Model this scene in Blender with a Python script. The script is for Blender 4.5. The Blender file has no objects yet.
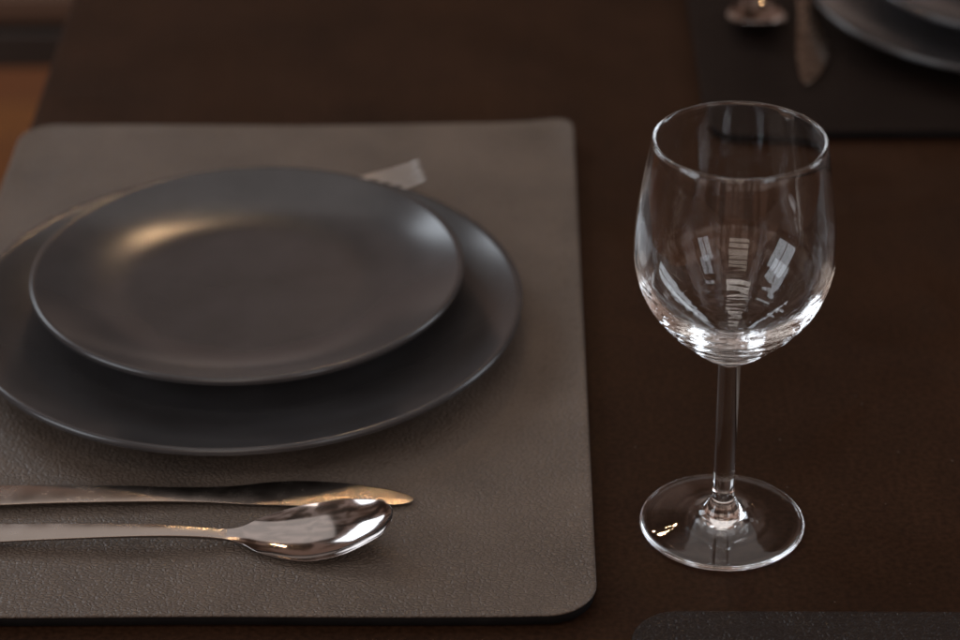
import bpy, bmesh, math, random
from mathutils import Vector, Matrix, noise
random.seed(7)
C = bpy.context.scene.collection
CM = 0.01

# ------------------------------------------------------------------ helpers
def raw_mesh(name, verts, faces):
    m = bpy.data.meshes.new(name)
    m.from_pydata([(v[0]*CM, v[1]*CM, v[2]*CM) for v in verts], [], faces)
    m.validate()
    return m

def link(name, mesh, mat, parent=None, smooth=True):
    o = bpy.data.objects.new(name, mesh)
    C.objects.link(o)
    if mat:
        mesh.materials.clear(); mesh.materials.append(mat)
    if smooth:
        for p in mesh.polygons: p.use_smooth = True
    if parent: o.parent = parent
    return o

def thing(name, label, cat, loc=(0, 0, 0), rotz=0, group=None):
    o = bpy.data.objects.new(name, None)
    C.objects.link(o)
    o.empty_display_size = 0.02
    o.location = [c*CM for c in loc]; o.rotation_euler = (0, 0, rotz)
    o['label'] = label; o['category'] = cat
    if group: o['group'] = group
    return o

def tag(o, label, cat, group=None):
    o['label'] = label; o['category'] = cat
    if group: o['group'] = group

def dup(root, loc, rotz, label):
    r = root.copy(); C.objects.link(r)
    r.location = [c*CM for c in loc]; r.rotation_euler = (0, 0, rotz); r['label'] = label
    for ch in list(root.children):
        c = ch.copy(); C.objects.link(c); c.parent = r
        for g in list(ch.children):
            d = g.copy(); C.objects.link(d); d.parent = c
    return r

def split_parts(verts, faces, keys, mats, parent):
    """One continuous surface, shaded as one, delivered as a mesh per part."""
    whole = raw_mesh('whole', verts, faces)
    whole.update()
    nor = [v.normal.copy() for v in whole.vertices]
    out = {}
    for key in dict.fromkeys(keys):
        fs = [f for f, k in zip(faces, keys) if k == key]
        idx = {}
        for f in fs:
            for i in f: idx.setdefault(i, len(idx))
        order = sorted(idx, key=idx.get)
        m = raw_mesh(key, [verts[i] for i in order], [[idx[i] for i in f] for f in fs])
        o = link(key, m, mats[key], parent)
        m.normals_split_custom_set_from_vertices([nor[i] for i in order])
        out[key] = o
    bpy.data.meshes.remove(whole)
    return out

def catmull(pts, n):
    """Dense smooth polyline through a list of tuples."""
    P = [pts[0]] + list(pts) + [pts[-1]]
    out = []
    for i in range(1, len(P)-2):
        a, b, c, d = P[i-1], P[i], P[i+1], P[i+2]
        for k in range(n):
            t = k/n
            out.append(tuple(0.5*((2*b[j]) + (-a[j]+c[j])*t + (2*a[j]-5*b[j]+4*c[j]-d[j])*t*t
                                  + (-a[j]+3*b[j]-3*c[j]+d[j])*t**3) for j in range(len(b))))
    out.append(tuple(pts[-1]))
    return out

def lathe(profile, seg, close_start=False, close_end=False):
    """profile: list of (r, z); returns verts, faces, row index per face."""
    verts, faces, rows = [], [], []
    ring = []
    for r, z in profile:
        if r < 1e-5:
            ring.append([len(verts)]); verts.append((0, 0, z))
        else:
            ring.append(list(range(len(verts), len(verts)+seg)))
            for k in range(seg):
                a = 2*math.pi*k/seg
                verts.append((r*math.cos(a), r*math.sin(a), z))
    for i in range(len(ring)-1):
        A, B = ring[i], ring[i+1]
        for k in range(seg):
            k2 = (k+1) % seg
            if len(A) == 1 and len(B) == 1: continue
            if len(A) == 1: faces.append([A[0], B[k2], B[k]])
            elif len(B) == 1: faces.append([A[k], A[k2], B[0]])
            else: faces.append([A[k], A[k2], B[k2], B[k]])
            rows.append(i)
    return verts, faces, rows

# ------------------------------------------------------------------ materials
def new_mat(name):
    m = bpy.data.materials.new(name); m.use_nodes = True
    nt = m.node_tree
    return m, nt, nt.nodes['Principled BSDF']

def node(nt, kind, **kw):
    n = nt.nodes.new(kind)
    for k, v in kw.items():
        if k in n.inputs.keys() if isinstance(k, str) else False: n.inputs[k].default_value = v
        else: setattr(n, k, v)
    return n

def ramp(nt, fac, stops):
    r = nt.nodes.new('ShaderNodeValToRGB')
    e = r.color_ramp.elements
    while len(e) < len(stops): e.new(0.5)
    for el, (p, c) in zip(e, stops):
        el.position = p; el.color = (*c, 1)
    nt.links.new(fac, r.inputs[0])
    return r.outputs[0]

def leather(name, dark, light, rough, bump, spec=0.5, cell=620):
    m, nt, b = new_mat(name)
    L = nt.links.new
    tc = nt.nodes.new('ShaderNodeTexCoord')
    wob = nt.nodes.new('ShaderNodeTexNoise'); wob.inputs['Scale'].default_value = 240; wob.inputs['Detail'].default_value = 2
    L(tc.outputs['Object'], wob.inputs['Vector'])
    sc = nt.nodes.new('ShaderNodeVectorMath'); sc.operation = 'MULTIPLY_ADD'
    sc.inputs[1].default_value = (.0022, .0022, .0022)
    L(wob.outputs['Color'], sc.inputs[0]); L(tc.outputs['Object'], sc.inputs[2])
    st = nt.nodes.new('ShaderNodeMapping'); st.inputs['Scale'].default_value = (0.62, 1.0, 1.0)
    L(sc.outputs[0], st.inputs['Vector'])
    vo = nt.nodes.new('ShaderNodeTexVoronoi'); vo.feature = 'DISTANCE_TO_EDGE'; vo.inputs['Scale'].default_value = cell
    L(st.outputs[0], vo.inputs['Vector'])
    cr = nt.nodes.new('ShaderNodeMapRange'); cr.inputs['From Max'].default_value = .28
    cr.interpolation_type = 'SMOOTHSTEP'
    L(vo.outputs['Distance'], cr.inputs['Value'])
    fine = nt.nodes.new('ShaderNodeTexNoise'); fine.inputs['Scale'].default_value = 900; fine.inputs['Detail'].default_value = 3
    L(tc.outputs['Object'], fine.inputs['Vector'])
    big = nt.nodes.new('ShaderNodeTexNoise'); big.inputs['Scale'].default_value = 26; big.inputs['Detail'].default_value = 4
    L(tc.outputs['Object'], big.inputs['Vector'])
    h = nt.nodes.new('ShaderNodeMath'); h.operation = 'MULTIPLY_ADD'; h.inputs[1].default_value = .55
    L(fine.outputs['Fac'], h.inputs[0]); L(cr.outputs[0], h.inputs[2])
    bp = nt.nodes.new('ShaderNodeBump'); bp.inputs['Strength'].default_value = bump; bp.inputs['Distance'].default_value = .00035
    L(h.outputs[0], bp.inputs['Height'])
    # the hide relaxes in patches: gentle low undulation
    bp2 = nt.nodes.new('ShaderNodeBump'); bp2.inputs['Strength'].default_value = .25; bp2.inputs['Distance'].default_value = .0016
    L(big.outputs['Fac'], bp2.inputs['Height']); L(bp2.outputs[0], bp.inputs['Normal'])
    mixf = nt.nodes.new('ShaderNodeMath'); mixf.operation = 'MULTIPLY_ADD'; mixf.inputs[1].default_value = .45
    L(cr.outputs[0], mixf.inputs[0]); 
    hb = nt.nodes.new('ShaderNodeMath'); hb.operation = 'MULTIPLY'; hb.inputs[1].default_value = .8
    L(big.outputs['Fac'], hb.inputs[0]); L(hb.outputs[0], mixf.inputs[2])
    L(ramp(nt, mixf.outputs[0], [(.25, dark), (.8, light)]), b.inputs['Base Color'])
    b.inputs['Roughness'].default_value = rough
    b.inputs['Specular IOR Level'].default_value = spec
    L(bp.outputs[0], b.inputs['Normal'])
    return m

def flat_mat(name, col, rough=.5, metal=0, spec=.5, noise=0.15, nscale=60, bump=0.0):
    m, nt, b = new_mat(name)
    L = nt.links.new
    tc = nt.nodes.new('ShaderNodeTexCoord')
    n = nt.nodes.new('ShaderNodeTexNoise'); n.inputs['Scale'].default_value = nscale; n.inputs['Detail'].default_value = 5
    L(tc.outputs['Object'], n.inputs['Vector'])
    L(ramp(nt, n.outputs['Fac'], [(.3, tuple(c*(1-noise) for c in col)), (.7, tuple(min(1, c*(1+noise)) for c in col))]), b.inputs['Base Color'])
    rr = nt.nodes.new('ShaderNodeMapRange')
    rr.inputs['To Min'].default_value = max(.02, rough*(1-noise)); rr.inputs['To Max'].default_value = rough*(1+noise)
    L(n.outputs['Fac'], rr.inputs['Value']); L(rr.outputs[0], b.inputs['Roughness'])
    b.inputs['Metallic'].default_value = metal
    b.inputs['Specular IOR Level'].default_value = spec
    if bump:
        bp = nt.nodes.new('ShaderNodeBump'); bp.inputs['Strength'].default_value = bump; bp.inputs['Distance'].default_value = .0004
        L(n.outputs['Fac'], bp.inputs['Height']); L(bp.outputs[0], b.inputs['Normal'])
    return m

def wood(name, a, c, rough, scale=(60, 3, 3), spec=.5, bump=.08):
    m, nt, b = new_mat(name)
    L = nt.links.new
    tc = nt.nodes.new('ShaderNodeTexCoord')
    mp = nt.nodes.new('ShaderNodeMapping'); mp.inputs['Scale'].default_value = scale
    L(tc.outputs['Object'], mp.inputs['Vector'])
    n = nt.nodes.new('ShaderNodeTexNoise'); n.inputs['Scale'].default_value = 3; n.inputs['Detail'].default_value = 7; n.inputs['Distortion'].default_value = .6
    L(mp.outputs[0], n.inputs['Vector'])
    L(ramp(nt, n.outputs['Fac'], [(.3, a), (.7, c)]), b.inputs['Base Color'])
    b.inputs['Roughness'].default_value = rough
    b.inputs['Specular IOR Level'].default_value = spec
    bp = nt.nodes.new('ShaderNodeBump'); bp.inputs['Strength'].default_value = bump; bp.inputs['Distance'].default_value = .0005
    L(n.outputs['Fac'], bp.inputs['Height']); L(bp.outputs[0], b.inputs['Normal'])
    return m

MAT_TAUPE = leather('taupe_leather', (.057, .0425, .0335), (.097, .073, .0565), .46, .75, .4, 620)
MAT_DARK = leather('dark_leather', (.010, .0066, .0055), (.017, .0115, .0095), .36, 1.0, .16, 600)
MAT_DARK_SHADED = leather('dark_leather_shaded', (.008, .0052, .0042), (.013, .0086, .007), .42, .8, .05, 600)  # same leather as the near dark mat, its dimmer light put into the colour
MAT_BACK = flat_mat('black_backing', (.006, .005, .005), .8, noise=.3, spec=.1)
MAT_TABLE = wood('dark_table_veneer', (.0205, .0092, .0048), (.0232, .0105, .0055), .5, (50, 6, 6), .05, .04)
def add_dust(m, scale, col, size):
    nt = m.node_tree; L = nt.links.new; b = nt.nodes['Principled BSDF']
    src = b.inputs['Base Color'].links[0].from_socket
    tc = nt.nodes.new('ShaderNodeTexCoord')
    vo = nt.nodes.new('ShaderNodeTexVoronoi'); vo.inputs['Scale'].default_value = scale
    L(tc.outputs['Object'], vo.inputs['Vector'])
    sp = nt.nodes.new('ShaderNodeSeparateColor'); L(vo.outputs['Color'], sp.inputs[0])
    th = nt.nodes.new('ShaderNodeMath'); th.operation = 'MULTIPLY'; th.inputs[1].default_value = size
    L(sp.outputs[0], th.inputs[0])
    lt = nt.nodes.new('ShaderNodeMath'); lt.operation = 'LESS_THAN'
    L(vo.outputs['Distance'], lt.inputs[0]); L(th.outputs[0], lt.inputs[1])
    mx = nt.nodes.new('ShaderNodeMix'); mx.data_type = 'RGBA'; mx.inputs['B'].default_value = (*col, 1)
    L(lt.outputs[0], mx.inputs['Factor']); L(src, mx.inputs['A']); L(mx.outputs['Result'], b.inputs['Base Color'])
    # faint wipe marks in the finish
    sm = nt.nodes.new('ShaderNodeTexNoise'); sm.inputs['Scale'].default_value = 9; sm.inputs['Detail'].default_value = 5; sm.inputs['Distortion'].default_value = 1.5
    L(tc.outputs['Object'], sm.inputs['Vector'])
    rr = nt.nodes.new('ShaderNodeMapRange'); rr.inputs['From Min'].default_value = .35; rr.inputs['From Max'].default_value = .65
    r0 = b.inputs['Roughness'].default_value
    rr.inputs['To Min'].default_value = r0*.7; rr.inputs['To Max'].default_value = r0*1.25
    L(sm.outputs['Fac'], rr.inputs['Value']); L(rr.outputs[0], b.inputs['Roughness'])
def fine_texture(m, scale, amount):
    nt = m.node_tree; L = nt.links.new; b = nt.nodes['Principled BSDF']
    src = b.inputs['Base Color'].links[0].from_socket
    tc = nt.nodes.new('ShaderNodeTexCoord')
    n = nt.nodes.new('ShaderNodeTexNoise'); n.inputs['Scale'].default_value = scale; n.inputs['Detail'].default_value = 4
    L(tc.outputs['Object'], n.inputs['Vector'])
    mx = nt.nodes.new('ShaderNodeMix'); mx.data_type = 'RGBA'; mx.blend_type = 'MULTIPLY'; mx.inputs['Factor'].default_value = 1
    L(src, mx.inputs['A'])
    L(ramp(nt, n.outputs['Fac'], [(.35, (1-amount,)*3), (.65, (1+amount,)*3)]), mx.inputs['B'])
    L(mx.outputs['Result'], b.inputs['Base Color'])
fine_texture(MAT_TABLE, 420, .28)
fine_texture(MAT_TABLE, 14, .14)
fine_texture(MAT_TAUPE, 17, .12)
add_dust(MAT_TABLE, 95, (.075, .06, .05), .05)
MAT_PLATE = flat_mat('grey_glaze', (.036, .034, .035), .20, noise=.03, nscale=90, spec=.45)
def steel(name, col, rough, scratch):
    m, nt, b = new_mat(name)
    L = nt.links.new
    tc = nt.nodes.new('ShaderNodeTexCoord')
    mp = nt.nodes.new('ShaderNodeMapping'); mp.inputs['Scale'].default_value = (14, 420, 420)
    L(tc.outputs['Object'], mp.inputs['Vector'])
    n = nt.nodes.new('ShaderNodeTexNoise'); n.inputs['Scale'].default_value = 4; n.inputs['Detail'].default_value = 5
    L(mp.outputs[0], n.inputs['Vector'])
    sm = nt.nodes.new('ShaderNodeTexNoise'); sm.inputs['Scale'].default_value = 130; sm.inputs['Detail'].default_value = 5
    L(tc.outputs['Object'], sm.inputs['Vector'])
    rr = nt.nodes.new('ShaderNodeMapRange'); rr.inputs['From Min'].default_value = .35; rr.inputs['From Max'].default_value = .7
    rr.inputs['To Min'].default_value = rough*.9; rr.inputs['To Max'].default_value = rough*1.2
    L(sm.outputs['Fac'], rr.inputs['Value'])
    ad = nt.nodes.new('ShaderNodeMath'); L(rr.outputs[0], ad.inputs[0]); ad.inputs[1].default_value = 0
    mm = nt.nodes.new('ShaderNodeMath'); mm.operation = 'MULTIPLY_ADD'; mm.inputs[1].default_value = scratch; mm.inputs[2].default_value = -scratch/2
    L(n.outputs['Fac'], mm.inputs[0]); L(mm.outputs[0], ad.inputs[1]); L(ad.outputs[0], b.inputs['Roughness'])
    L(ramp(nt, sm.outputs['Fac'], [(.3, tuple(c*.93 for c in col)), (.7, col)]), b.inputs['Base Color'])
    b.inputs['Metallic'].default_value = 1
    return m
MAT_STEEL = steel('polished_steel', (.37, .335, .32), .10, .07)
MAT_TINE = steel('tine_glint_steel', (.50, .475, .45), .30, .05)  # lighter steel copy: the glint on the fork tip put into the colour
MAT_SATIN = steel('satin_steel', (.35, .305, .275), .24, .05)
MAT_FLOOR_A = (.16, .055, .012)
MAT_CHAIR = wood('black_chair_wood', (.012, .008, .006), (.02, .013, .01), .5)
MAT_CUSHION = flat_mat('tan_cushion', (.07, .034, .018), .8, noise=.2, nscale=300)

fine_texture(MAT_PLATE, 30, .10)

def floor_mat():
    m, nt, b = new_mat('parquet')
    L = nt.links.new
    tc = nt.nodes.new('ShaderNodeTexCoord')
    br = nt.nodes.new('ShaderNodeTexBrick')
    br.inputs['Scale'].default_value = 1
    br.inputs['Brick Width'].default_value = .9; br.inputs['Row Height'].default_value = .11
    br.inputs['Mortar Size'].default_value = .002
    br.inputs['Color1'].default_value = (.19, .066, .008, 1); br.inputs['Color2'].default_value = (.13, .036, .004, 1)
    br.inputs['Mortar'].default_value = (.02, .008, .003, 1)
    L(tc.outputs['Object'], br.inputs['Vector'])
    mp = nt.nodes.new('ShaderNodeMapping'); mp.inputs['Scale'].default_value = (4, 60, 4)
    L(tc.outputs['Object'], mp.inputs['Vector'])
    n = nt.nodes.new('ShaderNodeTexNoise'); n.inputs['Scale'].default_value = 2; n.inputs['Detail'].default_value = 6
    L(mp.outputs[0], n.inputs['Vector'])
    mx = nt.nodes.new('ShaderNodeMix'); mx.data_type = 'RGBA'; mx.blend_type = 'MULTIPLY'; mx.inputs['Factor'].default_value = .6
    L(br.outputs['Color'], mx.inputs['A'])
    L(ramp(nt, n.outputs['Fac'], [(.3, (.5, .45, .4)), (.7, (1, 1, 1))]), mx.inputs['B'])
    L(mx.outputs['Result'], b.inputs['Base Color'])
    b.inputs['Roughness'].default_value = .35
    return m

def glass_mat():
    m, nt, b = new_mat('clear_glass')
    nt.nodes.remove(b)
    g = nt.nodes.new('ShaderNodeBsdfGlass'); g.inputs['IOR'].default_value = 1.5; g.inputs['Roughness'].default_value = 0
    tc = nt.nodes.new('ShaderNodeTexCoord')
    n = nt.nodes.new('ShaderNodeTexNoise'); n.inputs['Scale'].default_value = 55; n.inputs['Detail'].default_value = 1
    nt.links.new(tc.outputs['Object'], n.inputs['Vector'])
    nt.links.new(ramp(nt, n.outputs['Fac'], [(0, (.985, .985, .985)), (1, (1, 1, 1))]), g.inputs['Color'])
    bp = nt.nodes.new('ShaderNodeBump'); bp.inputs['Strength'].default_value = .12; bp.inputs['Distance'].default_value = .0004
    nt.links.new(n.outputs['Fac'], bp.inputs['Height']); nt.links.new(bp.outputs[0], g.inputs['Normal'])
    nt.links.new(g.outputs[0], nt.nodes['Material Output'].inputs['Surface'])
    return m
MAT_GLASS = glass_mat()

# ------------------------------------------------------------------ floor
fm = raw_mesh('floor', [(-600, -500, -75), (600, -500, -75), (600, 900, -75), (-600, 900, -75)], [[0, 1, 2, 3]])
fl = link('floor', fm, floor_mat(), smooth=False); fl['kind'] = 'structure'

# ------------------------------------------------------------------ dining table
def bevel_box(name, x0, x1, y0, y1, z0, z1, bev, mat, parent, seg=3):
    bm = bmesh.new()
    bmesh.ops.create_cube(bm, size=1)
    for v in bm.verts:
        v.co = Vector((x0 if v.co.x < 0 else x1, y0 if v.co.y < 0 else y1, z0 if v.co.z < 0 else z1))*CM
    bmesh.ops.bevel(bm, geom=bm.edges[:], offset=bev*CM, segments=seg, affect='EDGES', profile=.6)
    m = bpy.data.meshes.new(name); bm.to_mesh(m); bm.free()
    return link(name, m, mat, parent, smooth=False)

TX0, TX1, TY0, TY1 = -34.9, 58, -62, 74
table = thing('dining_table', 'dark brown dining table carrying the place settings and the wine glass', 'table', (0, 0, -75))
bevel_box('tabletop', TX0, TX1, TY0, TY1, 71.6, 75, .25, MAT_TABLE, table)
for x in (TX0+6, TX1-12):
    for y in (TY0+6, TY1-12):
        bevel_box('leg', x, x+6, y, y+6, 0, 71.5, .2, MAT_TABLE, table)

# ------------------------------------------------------------------ leather placemats
def mat_ring(w, d, R, inset, n=14):
    hw, hd = w/2-inset, d/2-inset
    pts = []
    for (sx, sy, a0) in ((1, 1, 0), (-1, 1, 90), (-1, -1, 180), (1, -1, 270)):
        r = max(R*(.55 if sx == sy == 1 else 1)-inset, .02)
        for k in range(n+1):
            a = math.radians(a0+90*k/n)
            pts.append((sx*(hw-r)+r*math.cos(a), sy*(hd-r)+r*math.sin(a)))
    # extra points along the straight sides so the edge can wave
    out = []
    for i, p in enumerate(pts):
        q = pts[(i+1) % len(pts)]
        out.append(p)
        if math.dist(p, q) > 3:
            for k in range(1, 16): out.append((p[0]+(q[0]-p[0])*k/16, p[1]+(q[1]-p[1])*k/16))
    return out

def placemat(label, w, d, loc, rotz, mat, curl, seed, R=2.0, T=.62):
    t = thing('placemat', label, 'placemat', loc, rotz, 'leather placemats on the table')
    rnd = random.Random(seed)
    ph = [rnd.uniform(0, 6.28) for _ in range(4)]
    def zc(x, y, inset):
        e = max(0, 1-inset/2.2)**2
        u = math.atan2(y/d, x/w)
        k = .55+.25*math.sin(2*u+ph[0])+.2*math.sin(5*u+ph[1])
        cx, cy = abs(x)/(w/2), abs(y)/(d/2)
        corner = max(0, cx*cy-.78)/.2
        return curl*e*(k+min(corner, 1)*curlmap(x, y))
    def curlmap(x, y): return 1.3 if (x > 0 and y > 0) else .25
    rings = [(.05, T-.16), (.0, T-.10), (.02, T-.04), (.08, T-.005), (.2, T), (.5, T-.004), (1, T), (1.6, T), (2.4, T), (3.6, T)]
    verts, faces = [], []
    N = len(mat_ring(w, d, R, 0))
    for ins, z in rings:
        for (x, y) in mat_ring(w, d, R, ins): verts.append((x, y, z+zc(x, y, ins)))
    for i in range(len(rings)-1):
        for k in range(N):
            faces.append([i*N+k, i*N+(k+1) % N, (i+1)*N+(k+1) % N, (i+1)*N+k])
    faces.append([(len(rings)-1)*N+k for k in range(N)])
    link('leather_face', raw_mesh('leather_face', verts, faces), mat, t)
    brings = [(2.4, .012), (1.2, .012), (.5, .014), (.16, .02), (.10, .05), (.07, T-.2), (.09, T-.155), (.5, T-.15), (1.0, T-.12), (1.6, T-.1), (2.4, T-.08)]
    verts, faces = [], []
    for ins, z in brings:
        for (x, y) in mat_ring(w, d, R, ins): verts.append((x, y, z+zc(x, y, ins)))
    faces.append([k for k in range(N)][::-1])
    for i in range(len(brings)-1):
        for k in range(N):
            faces.append([i*N+k, i*N+(k+1) % N, (i+1)*N+(k+1) % N, (i+1)*N+k])
    link('backing', raw_mesh('backing', verts, faces), MAT_BACK, t)
    return t

M_ROT = math.radians(-.9)
placemat('taupe grained leather placemat under the two stacked grey plates', 30.1, 43.9, (-20.25, 15.2, 0), M_ROT, MAT_TAUPE, .22, 3)
placemat('dark leather placemat under the blurred plates behind the wine glass', 44, 30, (24.6, 50.4, 0), math.radians(-.8), MAT_DARK_SHADED, .12, 5)
placemat('dark leather placemat corner in front of the wine glass foot', 44, 30, (17.4, -22.2, 0), math.radians(-1.2), MAT_DARK, .08, 9)

# ------------------------------------------------------------------ plates
def plate_mesh(R, H, rflat, thick, foot_r, wall_p, lift):
    prof = []
    zf = thick+lift
    n = 26
    # underside, from centre outwards, standing on a foot ring
    prof += [(0, lift*.9), (foot_r-.5, lift*.9), (foot_r-.35, lift*.3), (foot_r-.2, 0), (foot_r+.05, 0), (foot_r+.22, lift*.4)]
    for k in range(n+1):
        t = k/n
        r = foot_r+.35+(R-.03-foot_r-.35)*t
        tt = max(0, (r-rflat)/(R-rflat))
        z = zf+(H-zf)*tt**wall_p - thick*(1-.2*tt)
        prof.append((r, max(z, lift*.5)))
    for k in range(1, 6):
        a = -math.pi/2+math.pi*k/6
        prof.append((R-.12+.15*math.cos(a), H-.17+.17*math.sin(a)))
    for k in range(n, -1, -1):
        t = k/n
        r = rflat+(R-.14-rflat)*t
        prof.append((r, zf+(H-zf)*t**wall_p))
    for k in range(1, 6): prof.append((rflat*(1-k/6), zf-.02*k/5))
    prof.append((0, zf-.02))
    v, f, _ = lathe(prof, 180)
    return raw_mesh('plate', v, f)

big_mesh = plate_mesh(13.0, 1.84, 7.4, .38, 7.2, 1.9, .18)
small_mesh = plate_mesh(10.17, 2.18, 5.2, .38, 5.6, 1.9, .58)
PG = 'grey stoneware plates'
p1 = link('dinner_plate', big_mesh, MAT_PLATE); p1.location = (-21.07*CM, 15.4*CM, .625*CM)
tag(p1, 'large dark grey dinner plate lying directly on the taupe placemat', 'plate', PG)
p2 = link('side_plate', small_mesh, MAT_PLATE); p2.location = (-20.99*CM, 16.45*CM, (.625+.76)*CM)
tag(p2, 'smaller grey plate stacked on top of the large plate on the taupe placemat', 'plate', PG)
p3 = p1.copy(); C.objects.link(p3); p3.location = (22.7*CM, 51.2*CM, .625*CM)
tag(p3, 'large dark plate on the dark placemat behind the wine glass, cut by the frame', 'plate', PG)
p4 = p2.copy(); C.objects.link(p4); p4.location = (22.8*CM, 51.5*CM, (.625+.76)*CM)
tag(p4, 'smaller dark plate stacked on the plate at the top right', 'plate', PG)

# ------------------------------------------------------------------ cutlery
def strip_body(st, n, keyfn, mats, parent, nv=18):
    """st: stations (x, yc, z, half width, dish depth, thickness); closed tapered body."""
    S = catmull(st, n)
    verts, rings = [], []
    for (x, yc, z, hw, dish, th) in S:
        hw = max(hw, .02)
        ring = []
        for k in range(nv+1):
            v = -1+2*k/nv; v = math.sin(v*math.pi/2)
            ring.append((x, yc+hw*v, z-dish*(1-abs(v)**2.2)))
        for k in range(1, nv):
            v = 1-2*k/nv; v = math.sin(v*math.pi/2)
            ring.append((x, yc+hw*v*.985, z-dish*(1-abs(v)**2.2)-th*(1-abs(v)**4)**.5-.02))
        rings.append(list(range(len(verts), len(verts)+len(ring))))
        verts += ring
    faces, keys = [], []
    for i in range(len(rings)-1):
        A, B = rings[i], rings[i+1]
        m = len(A)
        for k in range(m):
            faces.append([A[k], B[k], B[(k+1) % m], A[(k+1) % m]])
            keys.append(keyfn(.5*(S[i][0]+S[i+1][0])))
    faces.append(rings[0][:]); keys.append(keyfn(S[0][0]))
    faces.append(rings[-1][::-1]); keys.append(keyfn(S[-1][0]))
    return split_parts(verts, faces, keys, mats, parent)

def make_spoon(label, loc, rotz):
    t = thing('spoon', label, 'spoon', loc, rotz, 'steel spoons on the placemats')
    L0 = -20.0   # origin at the tip, handle runs to -x
    st = [(-20.0, 0, .26, .15, -.01, .12), (-19.85, 0, .28, .5, -.02, .16), (-19.0, 0, .36, .66, -.02, .18), (-16.5, 0, .52, .52, -.02, .2),
          (-13, 0, .66, .42, -.02, .22), (-10, 0, .70, .33, -.03, .25), (-8.2, 0, .62, .28, -.03, .28), (-7.2, 0, .50, .26, -.01, .26),
          (-6.7, 0, .45, .33, .02, .22), (-6.2, 0, .42, .55, .06, .18), (-5.6, 0, .42, .98, .19, .14), (-4.9, 0, .45, 1.30, .32, .13), (-4.1, 0, .51, 1.58, .41, .12),
          (-3.2, 0, .62, 1.72, .47, .12), (-2.0, 0, .88, 1.62, .46, .12), (-1.0, 0, 1.2, 1.28, .35, .12), (-.4, 0, 1.42, .96, .21, .11), (-.08, 0, 1.56, .44, .08, .09), (0, 0, 1.6, .1, .02, .06)]
    strip_body(st, 6, lambda x: 'handle' if x < -6.9 else 'bowl', {'handle': MAT_SATIN, 'bowl': MAT_STEEL}, t)
    return t

def make_knife(label, loc, rotz):
    t = thing('knife', label, 'knife', loc, rotz, 'steel table knives on the placemats')
    raw = [(-22.5, 2.0, 2.4, .3), (-22.2, 1.6, 2.85, .36), (-21, 1.48, 2.93, .4), (-17.7, 1.50, 2.92, .42), (-15, 1.62, 2.86, .42), (-12, 1.68, 2.80, .38), (-10.3, 1.72, 2.74, .3),
           (-8.6, 1.68, 2.78, .22), (-7.4, 1.58, 2.92, .16), (-6.2, 1.5, 3.16, .13), (-4.8, 1.40, 3.24, .12), (-3.2, 1.38, 3.08, .11), (-1.8, 1.40, 2.74, .1), (-.8, 1.44, 2.42, .09), (-.25, 1.54, 2.12, .08), (0, 1.74, 1.90, .06)]
    st = [(x, (a+b)/2-2.2, .14+th*.6, (b-a)/2, -th*.1, th*.6) for (x, a, b, th) in raw]
    strip_body(st, 6, lambda x: 'handle' if x < -10.2 else 'blade', {'handle': MAT_SATIN, 'blade': MAT_SATIN}, t)
    return t

def make_fork(label, loc, rotz):
    t = thing('fork', label, 'fork', loc, rotz)
    st = [(-19.5, 0, .14, .2, -.03, .12), (-19.3, 0, .16, .5, -.03, .14), (-18.6, 0, .26, .62, -.04, .18), (-15, 0, .6, .52, -.08, .2), (-10.5, 0, .72, .34, -.08, .25), (-8, 0, .62, .28, -.06, .26),
          (-7, 0, .50, .5, .0, .18), (-6, 0, .40, 1.0, .08, .14), (-5, 0, .40, 1.22, .1, .13), (-4.4, 0, .42, 1.24, .1, .12), (-4.3, 0, .42, 1.24, .1, .12)]
    parts = strip_body(st, 5, lambda x: 'handle' if x < -7.2 else 'head', {'handle': MAT_SATIN, 'head': MAT_TINE}, t)
    for i, y in enumerate((-1.02, -.34, .34, 1.02)):
        ts = [(-4.45, y, .42, .2, -.03, .12), (-3, y, .54, .19, -.03, .11), (-1.6, y, .78, .17, -.03, .1), (-.5, y*.97, 1.06, .13, -.02, .09), (-.05, y*.96, 1.24, .06, -.01, .06), (0, y*.96, 1.24, .03, 0, .03)]
        strip_body(ts, 4, lambda x: 'tine', {'tine': MAT_TINE}, parts['head'], nv=8)
    return t

sp = make_spoon('steel spoon lying beside the knife in front of the stacked plates', (-13.75, -1.82, .625), math.radians(-1.1))
sp.rotation_euler.x = math.radians(9)
sp2 = dup(sp, (6.35, 46.6, .625), math.radians(-91.5), 'blurred steel spoon on the dark placemat behind the glass, bowl toward us')
kn = make_knife('steel table knife lying between the front spoon and the large plate', (-13.0, 1.36, .625), 0)
dup(kn, (8.85, 41.3, .625), math.radians(-94), 'blurred steel knife beside the dark plate at the top right')
fk = make_fork('steel fork mostly hidden behind the stacked plates, only its tine tips showing', (-13.0, 29.3, .625), math.radians(10.3))
fk['category'] = 'fork'

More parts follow.
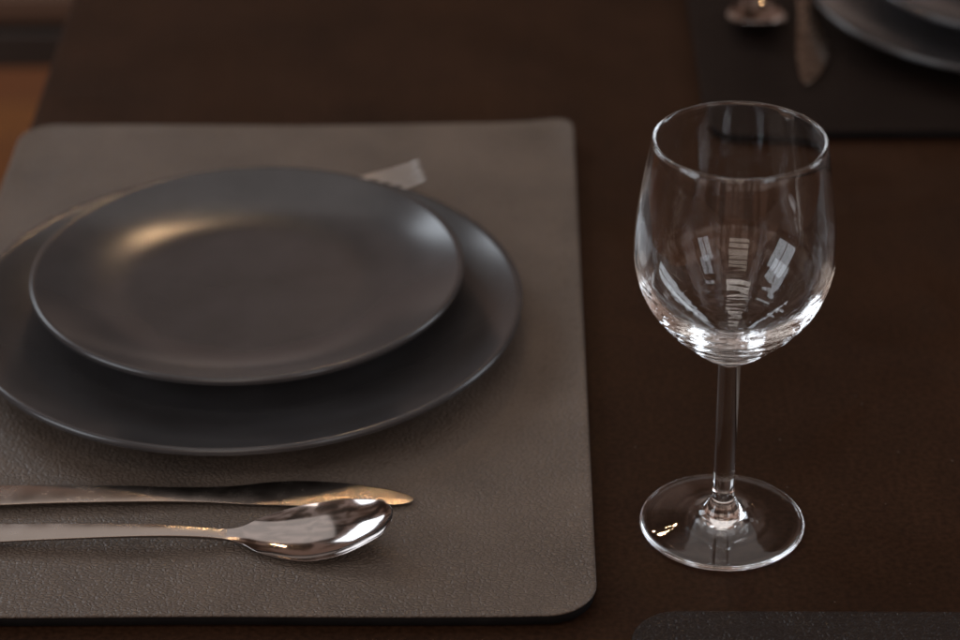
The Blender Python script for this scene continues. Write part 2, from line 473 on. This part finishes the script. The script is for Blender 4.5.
# ------------------------------------------------------------------ wine glass
def make_glass():
    t = thing('wine_glass', 'clear empty stemmed wine glass standing on the bare dark table', 'wine glass', (0, 0, .02))
    # outer line from under the foot up to the lip, then the inside of the bowl down to its centre
    foot_o = [(0, .14), (1.6, .13), (2.6, .05), (3.1, .0), (3.36, .03), (3.445, .11), (3.45, .16), (3.40, .24), (3.2, .29), (2.6, .37), (1.9, .47), (1.35, .58), (1.0, .70)]
    foot_o = catmull(foot_o, 5)
    stem_o = catmull([(1.0, .70), (.82, .82), (.72, .95), (.62, 1.15), (.52, 1.40), (.46, 1.75), (.44, 2.4), (.445, 4), (.452, 6), (.458, 7.5), (.465, 8.06)], 6)
    bowl_o = catmull([(.465, 8.06), (.50, 8.10), (.60, 8.16), (.85, 8.34), (1.25, 8.62), (1.75, 9.06), (2.3, 9.58), (2.85, 10.19), (3.37, 10.92), (3.73, 11.75), (3.93, 12.58), (3.98, 13.4), (3.94, 14.4), (3.81, 15.5), (3.62, 16.7), (3.46, 17.55), (3.38, 17.97)], 12)
    lip = [(3.40, 18.02), (3.39, 18.075), (3.355, 18.115), (3.31, 18.125), (3.26, 18.11), (3.225, 18.07), (3.215, 18.02)]
    bowl_i = catmull([(3.235, 17.97), (3.34, 17.55), (3.51, 16.7), (3.705, 15.5), (3.835, 14.4), (3.875, 13.4), (3.82, 12.6), (3.58, 11.82), (3.17, 11.1), (2.66, 10.46), (2.1, 9.88), (1.55, 9.36), (1.02, 8.96), (.6, 8.77), (.28, 8.70), (0, 8.69)], 12)
    bi, bo = bowl_i, bowl_o
    prof = foot_o[:-1]+stem_o[:-1]+bo+lip+bi
    a, b = len(foot_o)-1, len(foot_o)-1+len(stem_o)-1
    v, f, rows = lathe(prof, 256)
    # the lower bowl is wavy where the molten glass cooled: uneven, mostly level ripples
    for i, (x, y, z) in enumerate(v):
        w = max(0, 1-(abs(z-9.4)/1.6)**2)**2*min(1, max(0, (z-8.2)/.3))
        if w <= 0: continue
        rr = math.hypot(x, y)
        if rr < 1e-4: continue
        wave = noise.noise(Vector((x*.55, y*.55, z*4.2)))+.5*noise.noise(Vector((x*1.3+7, y*1.3, z*9)))
        k = 1+.012*w*wave*min(1, 2.2/rr)
        v[i] = (x*k, y*k, z)
    keys = ['foot' if r < a else ('stem' if r < b else 'bowl') for r in rows]
    split_parts(v, f, keys, {'foot': MAT_GLASS, 'stem': MAT_GLASS, 'bowl': MAT_GLASS}, t)
make_glass()

# ------------------------------------------------------------------ chair beyond the table corner
ch = thing('wooden_chair', 'blurred dark chair with tan seat beyond the left table edge', 'chair', (-62, 142.6, -75))
bevel_box('seat', -21, 21, -19, 22, 43.2, 46.5, 1.2, MAT_CUSHION, ch)
bevel_box('apron', -20, 20, -20, 20, 39.5, 43.1, .4, MAT_CHAIR, ch)
for x in (-20, 16):
    for y in (-20.3, 16.3):
        bevel_box('leg', x, x+4, y, y+4, 0, 39.4, .3, MAT_CHAIR, ch)
for x in (-20.5, 10.2):
    bevel_box('back_post', x, x+2.2, 22.2, 25, 36, 92, .3, MAT_CHAIR, ch)
bevel_box('backrest', -18, 10, 22.6, 24.6, 66, 88, .6, MAT_CHAIR, ch)

# ------------------------------------------------------------------ camera
cam_d = bpy.data.cameras.new('camera'); cam = bpy.data.objects.new('camera', cam_d); C.objects.link(cam)
p, r = math.radians(30.764), math.radians(-.695)
fw = Vector((0, math.cos(p), -math.sin(p))); up = Vector((0, math.sin(p), math.cos(p))); rt = Vector((1, 0, 0))
r2 = math.cos(r)*rt+math.sin(r)*up; u2 = -math.sin(r)*rt+math.cos(r)*up
M = Matrix((r2, u2, -fw)).transposed().to_4x4()
M.translation = Vector((-10.084, -86.237, 61.506))*CM
cam.matrix_world = M
cam_d.sensor_width = 36; cam_d.lens = 2504.956/960*36
cam_d.clip_start = .02; cam_d.clip_end = 100
cam_d.dof.use_dof = True; cam_d.dof.focus_distance = 1.02; cam_d.dof.aperture_fstop = 6.5
bpy.context.scene.camera = cam

# ------------------------------------------------------------------ light
def area(name, loc, target, w, h, power, col):
    d = bpy.data.lights.new(name, 'AREA'); d.shape = 'RECTANGLE'; d.size = w; d.size_y = h; d.energy = power; d.color = col
    o = bpy.data.objects.new(name, d); C.objects.link(o)
    o.location = loc
    o.rotation_euler = (Vector(target)-Vector(loc)).to_track_quat('-Z', 'Y').to_euler()
    return o

def window(name, loc, target, w, h, nx, ny, gap, power, col):
    q = (Vector(target)-Vector(loc)).to_track_quat('-Z', 'Y')
    for i in range(nx):
        for j in range(ny):
            off = q @ Vector(((i-(nx-1)/2)*(w+gap), (j-(ny-1)/2)*(h+gap), 0))
            d = bpy.data.lights.new(name, 'AREA'); d.shape = 'RECTANGLE'; d.size = w; d.size_y = h
            d.energy = power; d.color = col
            o = bpy.data.objects.new(name, d); C.objects.link(o)
            o.location = Vector(loc)+off; o.rotation_euler = q.to_euler()

COOL = (.82, .91, 1.0)
WARM = (1, .90, .78)
window('garden_window', (-1.85, 2.0, 1.5), (-.1, .12, 0), .38, .42, 3, 2, .05, 3.7, COOL)
window('side_window', (-2.3, -.7, 1.0), (-.05, .05, .1), .55, 1.5, 2, 1, .05, 13.0, COOL)
window('right_reflection_panel', (2.3, .8, 1.0), (0, .1, 0.05), .34, 1.5, 2, 1, .06, 9.0, COOL)  # added panels that brighten the surroundings the glass reflects
window('rear_reflection_strip', (-.55, -2.6, 1.55), (0, 0, .1), 1.25, .28, 1, 3, .09, 3.0, WARM)  # added strips behind the camera, mirrored as pale lines in the bowl
window('rear_right_panel', (1.5, -2.2, 1.35), (0, 0, .1), .30, 1.3, 2, 1, .05, 4.5, COOL)  # added tall pair brightening the camera side for the glass
area('rim_line_panel', (-.4, -1.1, 2.3), (-.1, .1, 0), 1.3, .35, 6.5, (1, .94, .88))  # added overhead panel that draws bright lines along the plate rims
area('ceiling_glow', (0, 1.0, 2.5), (0, .6, 0), 2.8, 2.2, 12.5, (1, .95, .92))
for k in range(4):
    d = bpy.data.lights.new('pendant_bulb', 'POINT'); d.energy = 2.5; d.shadow_soft_size = .010; d.color = (1, .64, .34)
    o = bpy.data.objects.new('pendant_bulb', d); C.objects.link(o)
    o.location = (-.24+.05*k, 1.74-.04*k, 1.49+.025*k)

# ------------------------------------------------------------------ world: dim warm interior tone
w = bpy.data.worlds.new('World'); bpy.context.scene.world = w; w.use_nodes = True
nt = w.node_tree; bg = nt.nodes['Background']
tc = nt.nodes.new('ShaderNodeTexCoord'); sx = nt.nodes.new('ShaderNodeSeparateXYZ')
nt.links.new(tc.outputs['Generated'], sx.inputs[0])
mr = nt.nodes.new('ShaderNodeMapRange'); mr.inputs['From Min'].default_value = -1; mr.inputs['From Max'].default_value = 1
nt.links.new(sx.outputs['Z'], mr.inputs['Value'])
base = ramp(nt, mr.outputs[0], [(.30, (.03, .014, .008)), (.485, (.07, .038, .026)), (.52, (.34, .27, .23)), (.57, (.22, .16, .13)), (.66, (.14, .085, .063)), (.80, (.17, .115, .09)), (.95, (.15, .12, .105))])
n = nt.nodes.new('ShaderNodeTexNoise'); n.inputs['Scale'].default_value = 3.2; n.inputs['Detail'].default_value = 4
mp = nt.nodes.new('ShaderNodeMapping'); mp.inputs['Scale'].default_value = (2.2, 2.2, .35)
nt.links.new(tc.outputs['Generated'], mp.inputs['Vector']); nt.links.new(mp.outputs[0], n.inputs['Vector'])
mx = nt.nodes.new('ShaderNodeMix'); mx.data_type = 'RGBA'; mx.blend_type = 'MULTIPLY'; mx.inputs['Factor'].default_value = .85
nt.links.new(base, mx.inputs['A']); nt.links.new(ramp(nt, n.outputs['Fac'], [(.42, (.15, .13, .12)), (.50, (.7, .6, .55)), (.58, (1.9, 1.9, 2.0))]), mx.inputs['B'])
room = nt.nodes.new('ShaderNodeMapRange'); room.inputs['From Min'].default_value = .1; room.inputs['From Max'].default_value = -.7
room.inputs['To Min'].default_value = 1; room.inputs['To Max'].default_value = 2.4
nt.links.new(sx.outputs['Y'], room.inputs['Value'])
vm = nt.nodes.new('ShaderNodeVectorMath'); vm.operation = 'SCALE'
nt.links.new(mx.outputs['Result'], vm.inputs[0]); nt.links.new(room.outputs[0], vm.inputs['Scale'])
nt.links.new(vm.outputs[0], bg.inputs['Color'])
bg.inputs['Strength'].default_value = 1.0

# ------------------------------------------------------------------ render settings
s = bpy.context.scene
s.render.engine = 'CYCLES'
s.view_settings.view_transform = 'Standard'; s.view_settings.look = 'None'; s.view_settings.exposure = 0
c = s.cycles
c.use_denoising = True
c.max_bounces = 48; c.transmission_bounces = 48; c.glossy_bounces = 48; c.diffuse_bounces = 4
c.caustics_refractive = True; c.caustics_reflective = True
c.blur_glossy = .3; c.sample_clamp_indirect = 6
